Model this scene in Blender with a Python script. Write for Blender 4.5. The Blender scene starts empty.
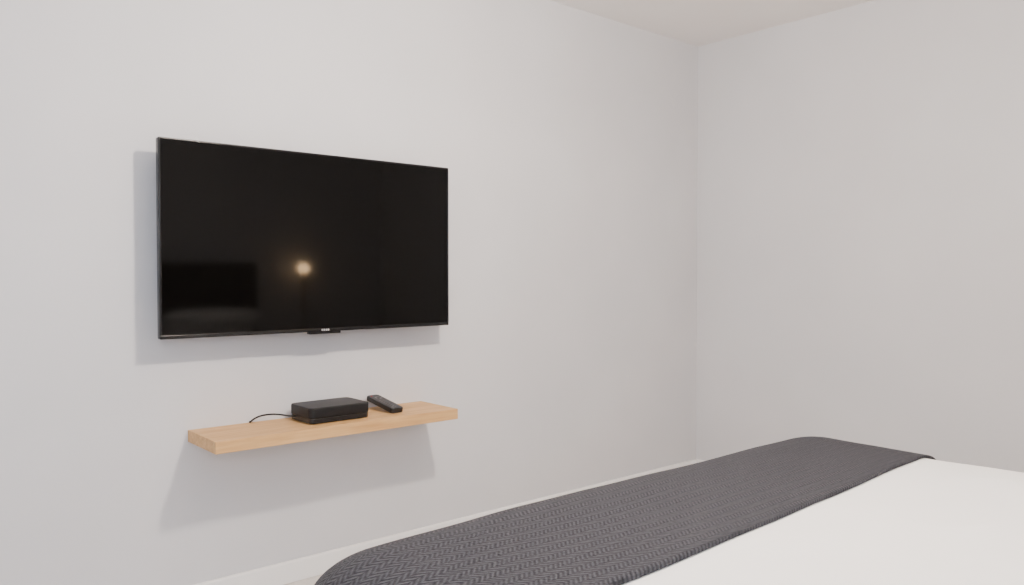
import bpy, bmesh, math, random
from mathutils import Vector, noise, Matrix
random.seed(3)
C = bpy.context.scene.collection

# ---------- dimensions ----------
XR, XL, YB, H = 3.676, -1.5, -3.55, 2.380     # room: y=0 is the TV wall
CAM_H = 1.11

# ---------- materials ----------
def mat(name, col, rough=0.5, spec=0.5, metal=0.0):
    m = bpy.data.materials.new(name); m.use_nodes = True
    b = m.node_tree.nodes['Principled BSDF']
    b.inputs['Base Color'].default_value = (*col, 1)
    b.inputs['Roughness'].default_value = rough
    b.inputs['Specular IOR Level'].default_value = spec
    b.inputs['Metallic'].default_value = metal
    return m
def N(m, t, **kw):
    n = m.node_tree.nodes.new(t)
    for k, v in kw.items(): setattr(n, k, v)
    return n
def L(m, a, b): m.node_tree.links.new(a, b)
def add_noise(m, c1, c2, scale=5, detail=4, stretch=(1,1,1), bump=0.0, bscale=None, bdist=0.001):
    b = m.node_tree.nodes['Principled BSDF']
    tc = N(m, 'ShaderNodeTexCoord'); mp = N(m, 'ShaderNodeMapping')
    mp.inputs['Scale'].default_value = stretch
    L(m, tc.outputs['Object'], mp.inputs['Vector'])
    n = N(m, 'ShaderNodeTexNoise'); n.inputs['Scale'].default_value = scale; n.inputs['Detail'].default_value = detail
    L(m, mp.outputs[0], n.inputs['Vector'])
    r = N(m, 'ShaderNodeValToRGB')
    r.color_ramp.elements[0].position = .3; r.color_ramp.elements[1].position = .7
    r.color_ramp.elements[0].color = (*c1, 1); r.color_ramp.elements[1].color = (*c2, 1)
    L(m, n.outputs['Fac'], r.inputs['Fac']); L(m, r.outputs[0], b.inputs['Base Color'])
    if bump:
        n2 = N(m, 'ShaderNodeTexNoise'); n2.inputs['Scale'].default_value = bscale or scale; n2.inputs['Detail'].default_value = 3
        L(m, mp.outputs[0], n2.inputs['Vector'])
        bp = N(m, 'ShaderNodeBump'); bp.inputs['Strength'].default_value = bump; bp.inputs['Distance'].default_value = bdist
        L(m, n2.outputs['Fac'], bp.inputs['Height']); L(m, bp.outputs[0], b.inputs['Normal'])
    return m
def emis(name, col, s):
    m = mat(name, col, .5)
    b = m.node_tree.nodes['Principled BSDF']
    b.inputs['Emission Color'].default_value = (*col, 1); b.inputs['Emission Strength'].default_value = s
    return m

M_wall = add_noise(mat('wall_paint', (.65,.65,.66), .75, .25), (.640,.637,.655), (.680,.676,.694), 2.2, 5, bump=.12, bscale=90, bdist=.002)
M_ceil = add_noise(mat('ceiling_paint', (.78,.77,.75), .85, .2), (.91,.875,.85), (.93,.895,.87), 3, 3)
M_trim = add_noise(mat('trim_paint', (.8,.8,.8), .35, .45), (.92,.91,.895), (.94,.93,.915), 4, 2)
M_floor = add_noise(mat('floor_carpet', (.6,.57,.54), .95, .1), (.66,.63,.60), (.74,.71,.68), 120, 4, (1,1,1), .4, 200, .003)
M_wood = add_noise(mat('shelf_oak', (.6,.4,.2), .5, .35), (.50,.275,.105), (.66,.41,.185), 5, 7, (1.0,18,18), .12, 20, .0006)
M_black = add_noise(mat('black_plastic', (.01,.01,.01), .4, .35), (.007,.007,.008), (.011,.011,.012), 60, 2)
M_bezel = mat('tv_bezel_gloss', (.005,.005,.006), .16, .4)
M_screen = mat('tv_screen_glass', (.002,.0019,.0018), .06, .15)
M_box = add_noise(mat('box_plastic', (.02,.02,.02), .5, .3), (.007,.007,.008), (.010,.010,.011), 80, 2)
M_btn = mat('remote_button', (.11,.11,.115), .5, .4)
M_logo = mat('logo_silver', (.6,.6,.62), .3, .5, .5)
M_metal = mat('bracket_steel', (.12,.12,.12), .4, .5, .9)
M_duvet = add_noise(mat('white_cotton', (.85,.85,.85), .85, .15), (.92,.91,.90), (.94,.93,.92), 5, 3, bump=.25, bscale=350, bdist=.0008)
M_head = add_noise(mat('headboard_fabric', (.06,.04,.03), .8, .2), (.05,.028,.02), (.07,.04,.03), 40, 3, bump=.3)
M_base = add_noise(mat('bed_base_fabric', (.1,.1,.1), .8, .2), (.09,.085,.08), (.12,.115,.11), 60, 3)
M_mat = mat('mattress_ticking', (.75,.74,.72), .8, .2)
M_walnut = add_noise(mat('walnut', (.15,.08,.05), .5, .3), (.12,.065,.035), (.2,.11,.065), 8, 6, (12,1,1))
M_brass = mat('brushed_brass', (.6,.42,.2), .3, .5, 1)
M_lamp = emis('lamp_glow', (1,.62,.28), 80)
M_diff = emis('diffuser_glow', (1,.9,.78), 5)
M_fill = emis('added_fill_glow', (.75,.86,1), 1.5)  # glowing sheet for the added window, part of the cool fill

# dark herringbone knit
def knit():
    m = mat('herringbone_knit', (.06,.06,.065), .9, .12)
    nt = m.node_tree; b = nt.nodes['Principled BSDF']
    uv = N(m, 'ShaderNodeUVMap'); sx = N(m, 'ShaderNodeSeparateXYZ'); L(m, uv.outputs[0], sx.inputs[0])
    def ma(op, a, b2=None, c=None):
        n = N(m, 'ShaderNodeMath', operation=op)
        for i, v in enumerate((a, b2, c)):
            if v is None: continue
            if isinstance(v, (int, float)): n.inputs[i].default_value = v
            else: L(m, v, n.inputs[i])
        return n.outputs[0]
    P = 0.018
    tri = ma('PINGPONG', sx.outputs['Y'], P)               # zigzag between ribs
    ph = ma('ADD', ma('MULTIPLY', sx.outputs['X'], 1.0), ma('MULTIPLY', tri, .9))
    w = ma('SINE', ma('MULTIPLY', ph, 2*math.pi/0.0112))
    w = ma('ADD', ma('MULTIPLY', w, .5), .5)
    rib = ma('DIVIDE', tri, P)
    ribf = ma('SUBTRACT', 1.0, ma('POWER', ma('ABSOLUTE', ma('SUBTRACT', ma('MULTIPLY', rib, 2.0), 1.0)), 6.0))
    hgt = ma('MULTIPLY', w, ma('ADD', ma('MULTIPLY', ribf, .75), .25))
    nz = N(m, 'ShaderNodeTexNoise'); nz.inputs['Scale'].default_value = 130; nz.inputs['Detail'].default_value = 6
    L(m, uv.outputs[0], nz.inputs['Vector'])
    h2 = ma('ADD', hgt, ma('MULTIPLY', nz.outputs['Fac'], 1.9))
    r = N(m, 'ShaderNodeValToRGB')
    r.color_ramp.elements[0].position = .25; r.color_ramp.elements[1].position = .74
    r.color_ramp.elements[0].color = (.017,.0175,.022,1); r.color_ramp.elements[1].color = (.066,.067,.078,1)
    L(m, ma('DIVIDE', h2, 2.9), r.inputs['Fac']); L(m, r.outputs[0], b.inputs['Base Color'])
    bp = N(m, 'ShaderNodeBump'); bp.inputs['Strength'].default_value = .65; bp.inputs['Distance'].default_value = .003
    L(m, h2, bp.inputs['Height']); L(m, bp.outputs[0], b.inputs['Normal'])
    b.inputs['Sheen Weight'].default_value = .03
    return m
M_knit = knit()

# ---------- mesh helpers ----------
def link(o, parent=None):
    C.objects.link(o)
    if parent: o.parent = parent
    return o
def empty(name, loc=(0,0,0)):
    e = bpy.data.objects.new(name, None); e.empty_display_size = .1
    C.objects.link(e); return e
def finish(name, bm, m, parent=None, smooth=False):
    me = bpy.data.meshes.new(name); bm.normal_update(); bm.to_mesh(me); bm.free()
    me.materials.append(m)
    if smooth:
        for p in me.polygons: p.use_smooth = True
    return link(bpy.data.objects.new(name, me), parent)
def box(name, x0, x1, y0, y1, z0, z1, m, parent=None, bev=0, seg=3, rot=None):
    bm = bmesh.new(); bmesh.ops.create_cube(bm, size=1)
    c = Vector(((x0+x1)/2, (y0+y1)/2, (z0+z1)/2))
    for v in bm.verts:
        v.co = Vector((v.co.x*(x1-x0), v.co.y*(y1-y0), v.co.z*(z1-z0))) + c
    if bev: bmesh.ops.bevel(bm, geom=bm.edges[:], offset=bev, segments=seg, profile=.5, affect='EDGES')
    o = finish(name, bm, m, parent, smooth=bool(bev))
    if bev:
        md = o.modifiers.new('wn', 'WEIGHTED_NORMAL'); md.keep_sharp = False
    return o
def rounded_slab(name, x0, x1, y0, y1, z0, z1, rc, bev, m, parent=None, axis='z'):
    bm = bmesh.new(); vs = []
    a0, a1 = x0, x1
    b0, b1 = (y0, y1) if axis == 'z' else (z0, z1)
    for cx, cy, s in ((a1-rc, b1-rc, 0), (a0+rc, b1-rc, 90), (a0+rc, b0+rc, 180), (a1-rc, b0+rc, 270)):
        for k in range(9):
            t = math.radians(s + k*90/8)
            px, py = cx+rc*math.cos(t), cy+rc*math.sin(t)
            vs.append(bm.verts.new((px, py, z0) if axis == 'z' else (px, y1, py)))
    f = bm.faces.new(vs)
    r = bmesh.ops.extrude_face_region(bm, geom=[f])
    d = Vector((0,0,z1-z0)) if axis == 'z' else Vector((0, y0-y1, 0))
    for v in r['geom']:
        if isinstance(v, bmesh.types.BMVert): v.co += d
    bmesh.ops.recalc_face_normals(bm, faces=bm.faces[:])
    if bev:
        es = [e for e in bm.edges if any(len(q.verts) > 4 for q in e.link_faces)]
        bmesh.ops.bevel(bm, geom=es, offset=bev, segments=3, profile=.5, affect='EDGES')
    o = finish(name, bm, m, parent, smooth=True)
    o.modifiers.new('wn', 'WEIGHTED_NORMAL')
    return o
def lathe(name, prof, loc, m, parent=None, n=48):
    bm = bmesh.new(); rings = []
    for r, z in prof:
        rings.append([bm.verts.new((loc[0]+max(r,1e-4)*math.cos(2*math.pi*i/n), loc[1]+max(r,1e-4)*math.sin(2*math.pi*i/n), loc[2]+z)) for i in range(n)])
    for a, b in zip(rings, rings[1:]):
        for i in range(n): bm.faces.new((a[i], a[(i+1)%n], b[(i+1)%n], b[i]))
    bm.faces.new(rings[0][::-1]); bm.faces.new(rings[-1])
    bmesh.ops.recalc_face_normals(bm, faces=bm.faces[:])
    o = finish(name, bm, m, parent, True)
    return o

# ---------- room ----------
T = .12
box('wall_front', XL-T, XR+T, 0, T, 0, H, M_wall)
box('wall_right', XR, XR+T, YB, 0, 0, H, M_wall)
box('wall_left', XL-T, XL, YB, 0, 0, H, M_wall)
WX0, WX1, WZ0, WZ1 = -1.15, .15, .95, 2.1
wb = empty('wall_back')
box('below_window', WX0, WX1, YB-T, YB, 0, WZ0, M_wall, wb)
box('above_window', WX0, WX1, YB-T, YB, WZ1, H, M_wall, wb)
box('left_of_window', XL-T, WX0, YB-T, YB, 0, H, M_wall, wb)
box('right_of_window', WX1, XR+T, YB-T, YB, 0, H, M_wall, wb)
box('floor', XL-T, XR+T, YB-T, T, -.1, 0, M_floor)
box('ceiling', XL-T, XR+T, YB-T, T, H, H+.1, M_ceil)
w = empty('added_fill_window')  # unseen window, made up to carry the cool fill light
box('fill_pane', WX0+.04, WX1-.04, YB-.08, YB-.07, WZ0+.04, WZ1-.04, M_fill, w)
for nm, a in (('frame_left', (WX0, WX0+.05, WZ0, WZ1)), ('frame_right', (WX1-.05, WX1, WZ0, WZ1)),
              ('frame_top', (WX0+.05, WX1-.05, WZ1-.05, WZ1)), ('frame_bottom', (WX0+.05, WX1-.05, WZ0, WZ0+.05)),
              ('mullion', ((WX0+WX1)/2-.02, (WX0+WX1)/2+.02, WZ0+.05, WZ1-.05))):
    box(nm, a[0], a[1], YB-.09, YB-.04, a[2], a[3], M_trim, w, .004, 1)
BH, BT = .078, .020
def baseboard(name, x0, x1, y0, y1):
    box(name, x0, x1, y0, y1, 0, BH, M_trim, None, .004, 2)
baseboard('baseboard_front', XL, XR, -BT, 0)
baseboard('baseboard_right', XR-BT, XR, YB+BT, -BT)
baseboard('baseboard_left', XL, XL+BT, YB+BT, -BT)
baseboard('baseboard_back', XL, XR, YB, YB+BT)

# ---------- television ----------
tv = empty('wall_mounted_television')
tx0, tx1, tz0, tz1 = .773, 1.882, .908, 1.539
yf = -.108
rounded_slab('bezel_frame', tx0, tx1, yf+.004, yf+.026, tz0, tz1, .006, .0025, M_bezel, tv, 'y')
rounded_slab('screen_panel', tx0+.007, tx1-.007, yf+.0025, yf+.006, tz0+.013, tz1-.008, .003, .0, M_screen, tv, 'y')
box('lip_top', tx0+.001, tx1-.001, yf, yf+.006, tz1-.008, tz1-.0005, M_bezel, tv, .0025, 3)
box('lip_bottom', tx0+.001, tx1-.001, yf, yf+.006, tz0+.0005, tz0+.013, M_bezel, tv, .002, 2)
box('lip_left', tx0+.0005, tx0+.0075, yf, yf+.006, tz0+.012, tz1-.007, M_bezel, tv, .002, 2)
box('lip_right', tx1-.0075, tx1-.0005, yf, yf+.006, tz0+.012, tz1-.007, M_bezel, tv, .002, 2)
rounded_slab('rear_housing', tx0+.10, tx1-.10, yf+.026, yf+.062, tz0+.04, tz1-.14, .02, .006, M_black, tv, 'y')
box('wall_bracket', 1.14, 1.54, yf+.062, 0, 1.08, 1.36, M_metal, tv, .002, 1)
lx = 1.336
rounded_slab('sensor_tab', lx-.062, lx+.062, yf+.001, yf+.018, tz0-.008, tz0+.004, .004, .001, M_bezel, tv, 'y')
for i, (dx, wd) in enumerate(((-.014,.004), (-.007,.006), (.002,.005), (.009,.006))):
    box('badge_%d' % (i+1), lx+dx, lx+dx+wd, yf-.0008, yf+.001, tz0+.0035, tz0+.0095, M_logo, tv)

# ---------- shelf ----------
sz = .596
sh = empty('floating_shelf')
box('board', .890, 1.820, -.25, 0, sz-.039, sz, M_wood, sh, .0015, 2)

# ---------- set top box ----------
st = empty('set_top_box')
bx0, bx1, by0, by1 = 1.234, 1.468, -.195, -.030
rounded_slab('lower_body', bx0+.002, bx1-.002, by0+.002, by1-.002, sz+.003, sz+.020, .018, .002, M_black, st)
rounded_slab('upper_body', bx0, bx1, by0, by1, sz+.0195, sz+.057, .020, .005, M_box, st)
for i, (x, y) in enumerate(((bx0+.025, by0+.025), (bx1-.025, by0+.025), (bx0+.025, by1-.025), (bx1-.025, by1-.025))):
    lathe('foot_%d' % (i+1), [(.008, 0), (.008, .004)], (x, y, sz), M_black, st, 16)
cu = bpy.data.curves.new('power_cable', 'CURVE'); cu.dimensions = '3D'; cu.bevel_depth = .0030; cu.bevel_resolution = 4
pts = [(bx0+.012, -.075, sz+.016), (1.215, -.07, sz+.019), (1.185, -.055, sz+.025), (1.15, -.035, sz+.026), (1.12, -.022, sz+.019), (1.103, -.016, sz+.009), (1.098, -.012, sz+.0032), (1.100, -.0035, sz+.0035)]
sp = cu.splines.new('BEZIER'); sp.bezier_points.add(len(pts)-1)
for p, c in zip(sp.bezier_points, pts):
    p.co = c; p.handle_left_type = p.handle_right_type = 'AUTO'
cu.materials.append(M_black)
link(bpy.data.objects.new('power_cable', cu), st)

# ---------- remote (lies across the shelf, head propped on the wall) ----------
rm = empty('remote_control')
RL, RW, RT = .178, .056, .019
rounded_slab('case', -RW/2, RW/2, 0, RL, 0, RT, .014, .004, M_black, rm)
for r in range(7):
    for c in range(3):
        x = (c-1)*.0145; y = .018+r*.0135
        box('key_%d_%d' % (r, c), x-.0044, x+.0044, y-.003, y+.003, RT-.001, RT+.0016, M_btn, rm, .001, 1)
lathe('nav_ring', [(.015, 0), (.015, .0016), (.010, .0018), (.0095, .0008), (0.0, .0008)], (0, .132, RT-.0003), M_btn, rm, 32)
lathe('nav_button', [(.006, 0), (.006, .002), (0, .0024)], (0, .132, RT-.0002), M_black, rm, 24)
lathe('power_button', [(.0035, 0), (.0035, .0018), (0, .002)], (-.013, .160, RT-.0005), mat('red_rubber', (.35,.02,.02), .5), rm, 20)
rm.location = (1.592, -.182, sz+.0005)
rm.rotation_euler = (math.radians(10), 0, math.radians(3))

# ---------- bed ----------
bed = empty('bed')
EX0, EX1, EY1, EY0 = .63, 2.465, -1.298, -3.36     # outer footprint
TOP = .591
A, B = .16, .08     # edge rounding horizontally / vertically
arc = math.pi/2*math.sqrt((A*A+B*B)/2)
def wr(x, y):
    z = .008*noise.noise(Vector((x*1.6, y*1.9, 3.1))) + .003*noise.noise(Vector((x*5, y*6.5, 7.7)))
    # soft pressed folds in the sheet, away from the throw
    m = min(1, max(0, (-1.85-y)/.25)) if y < -1.85 else 0
    r = 1-abs(noise.noise(Vector((x*1.4+y*.9, y*3.1-x*.8, 1.3))))*2.2
    return z + m*.009*max(0, r)**3
def drape(u, v, off):
    cx0, cx1, cy1 = EX0+A, EX1-A, EY1-A
    cx, cy = min(max(u, cx0), cx1), min(v, cy1)
    ex, ey = u-cx, v-cy
    l = math.hypot(ex, ey)
    if l < 1e-9:
        return Vector((u, v, TOP + wr(u, v) + off))
    n = Vector((ex/l, ey/l, 0))
    s = (abs(ex)**5 + abs(ey)**5)**(1/5)
    if s < arc:
        t = s/arc*math.pi/2
        o = (A+off)*math.sin(t); z = TOP+off - (B+off)*(1-math.cos(t)); k = math.cos(t)
    else:
        d = s-arc
        o = A+off + .012*math.sin((u*1.0+v*1.0)*17)*min(1, d/.2); z = TOP-B-d; k = 0
    p = Vector((cx, cy, 0)) + n*o
    p.z = z + k*wr(u, v)
    return p
def cloth(name, us, v0, v1, nv, off, m, parent, thick):
    """v0 may be a function of u so the cloth can lie slightly askew"""
    bm = bmesh.new(); uvl = bm.loops.layers.uv.new('UVMap')
    def vv(i, j):
        a = v0(us[i]) if callable(v0) else v0
        return a + (v1-a)*j/nv
    g = [[bm.verts.new(drape(us[i], vv(i, j), off)) for i in range(len(us))] for j in range(nv+1)]
    for j in range(nv):
        for i in range(len(us)-1):
            f = bm.faces.new((g[j][i], g[j][i+1], g[j+1][i+1], g[j+1][i]))
            for lp, (a, b) in zip(f.loops, ((i, j), (i+1, j), (i+1, j+1), (i, j+1))):
                lp[uvl].uv = (us[a], vv(a, b)+5)
    o = finish(name, bm, m, parent, True)
    md = o.modifiers.new('thickness', 'SOLIDIFY'); md.thickness = thick; md.offset = 1
    return o
def lin(a, b, n): return [a+(b-a)*i/n for i in range(n+1)]
hang = .24
ex = arc+hang-A
cloth('duvet', lin(EX0-ex, EX1+ex, 160), EY0, EY1+ex, 150, 0, M_duvet, bed, .004)
ex2 = arc+.20-A
cloth('throw_blanket', lin(EX0-ex2, EX1+ex2, 160), lambda u: -1.812+.045*(u-1.02), EY1+ex2, 60, .006, M_knit, None, .008)
box('mattress', EX0+.05, EX1-.05, EY0-.02, EY1-.05, .30, TOP-.06, M_mat, bed, .04, 4)
box('base', EX0+.04, EX1-.04, EY0-.02, EY1-.04, .09, .30, M_base, bed, .01, 2)
for i, (x, y) in enumerate(((EX0+.12, EY1-.12), (EX1-.12, EY1-.12), (EX0+.12, EY0+.1), (EX1-.12, EY0+.1))):
    lathe('leg_%d' % (i+1), [(.02, 0), (.028, .09)], (x, y, 0), M_walnut, bed, 20)
box('headboard', EX0-.03, EX1+.03, YB+.02, YB+.11, .02, 1.2, M_head, bed, .02, 4)
for i in range(2):
    px = EX0+.46+i*.93
    bm = bmesh.new(); bmesh.ops.create_grid(bm, x_segments=24, y_segments=18, size=1)
    for v in bm.verts:
        x, y = v.co.x, v.co.y
        e = max(0, (1-x**4)*(1-y**4))
        v.co = Vector((x*.36*(1-.06*y*y), y*.23*(1-.08*x*x), .075*e**.5))
    o_ = bmesh.ops.duplicate(bm, geom=bm.verts[:]+bm.edges[:]+bm.faces[:])
    for g in o_['geom']:
        if isinstance(g, bmesh.types.BMVert): g.co.z *= -1
    bmesh.ops.remove_doubles(bm, verts=bm.verts[:], dist=.0005)
    bmesh.ops.recalc_face_normals(bm, faces=bm.faces[:])
    o = finish('pillow_%d' % (i+1), bm, M_duvet, bed, True)
    o.location = (px, -3.20, TOP+.15); o.rotation_euler = (math.radians(28), 0, 0)

# ---------- nightstand & lamp (seen only as reflection in the TV) ----------
ns = empty('nightstand')
nx0, nx1 = 2.66, 3.10
box('cabinet', nx0, nx1, YB+.03, YB+.42, .14, .55, M_walnut, ns, .006, 2)
box('drawer_front', nx0+.015, nx1-.015, YB+.42, YB+.435, .34, .53, M_walnut, ns, .003, 2)
box('drawer_front_lower', nx0+.015, nx1-.015, YB+.42, YB+.435, .16, .33, M_walnut, ns, .003, 2)
for i, (x, y) in enumerate(((nx0+.04, YB+.07), (nx1-.04, YB+.07), (nx0+.04, YB+.38), (nx1-.04, YB+.38))):
    lathe('leg_%d' % (i+1), [(.012, 0), (.018, .14)], (x, y, 0), M_walnut, ns, 16)
lp = empty('table_lamp')
lc = (2.87, YB+.13, .55)
lathe('stand', [(.075, 0), (.075, .012), (.012, .02), (.009, .03), (.009, .54), (.02, .55), (.02, .58)], lc, M_brass, lp)
gl = [(.034*math.sin(math.pi*k/12), .612-.034*math.cos(math.pi*k/12)) for k in range(13)]
lathe('glass_globe', gl, lc, M_lamp, lp)

# ---------- ceiling lamp + lights ----------
cl = empty('ceiling_lamp')
LX, LY = 1.42, -1.66
lathe('backplate', [(.06, 0), (.06, .02)], (LX, LY, H-.02), M_trim, cl)
lathe('stem', [(.01, 0), (.01, .15)], (LX, LY, H-.17), M_trim, cl)
gb = [(.035*math.sin(math.pi*k/14), -.035*math.cos(math.pi*k/14)) for k in range(15)]
lathe('bulb', gb, (LX, LY, H-.205), M_diff, cl)
def light(name, t, loc, e, col, rot=(0,0,0), **kw):
    d = bpy.data.lights.new(name, t); d.energy = e; d.color = col
    for k, v in kw.items(): setattr(d, k, v)
    o = bpy.data.objects.new(name, d); o.location = loc; o.rotation_euler = rot; C.objects.link(o); return o
light('ceiling_lamp_light', 'POINT', (LX, LY, H-.205), 272, (1,.88,.765), shadow_soft_size=.05)
light('added_window_fill', 'AREA', ((WX0+WX1)/2, YB+.01, (WZ0+WZ1)/2), 36, (.68,.81,1), (math.radians(90),0,0), shape='RECTANGLE', size=1.15, size_y=1.0)  # soft cool fill light, added in the made-up window opening
light('bedside_light', 'POINT', (lc[0], lc[1], lc[2]+.612), 26, (1,.72,.47), shadow_soft_size=.036)

w_ = bpy.data.worlds.new('World'); bpy.context.scene.world = w_; w_.use_nodes = True
w_.node_tree.nodes['Background'].inputs[0].default_value = (.6,.7,.85,1)
w_.node_tree.nodes['Background'].inputs[1].default_value = .5

# ---------- camera ----------
cd = bpy.data.cameras.new('camera'); cd.lens = 791/1024*36; cd.sensor_width = 36; cd.clip_start = .02
co = bpy.data.objects.new('camera', cd); C.objects.link(co)
co.location = (0, -2.68, CAM_H); co.rotation_euler = (math.radians(90-1.27), 0, math.radians(49.25-90))
bpy.context.scene.camera = co
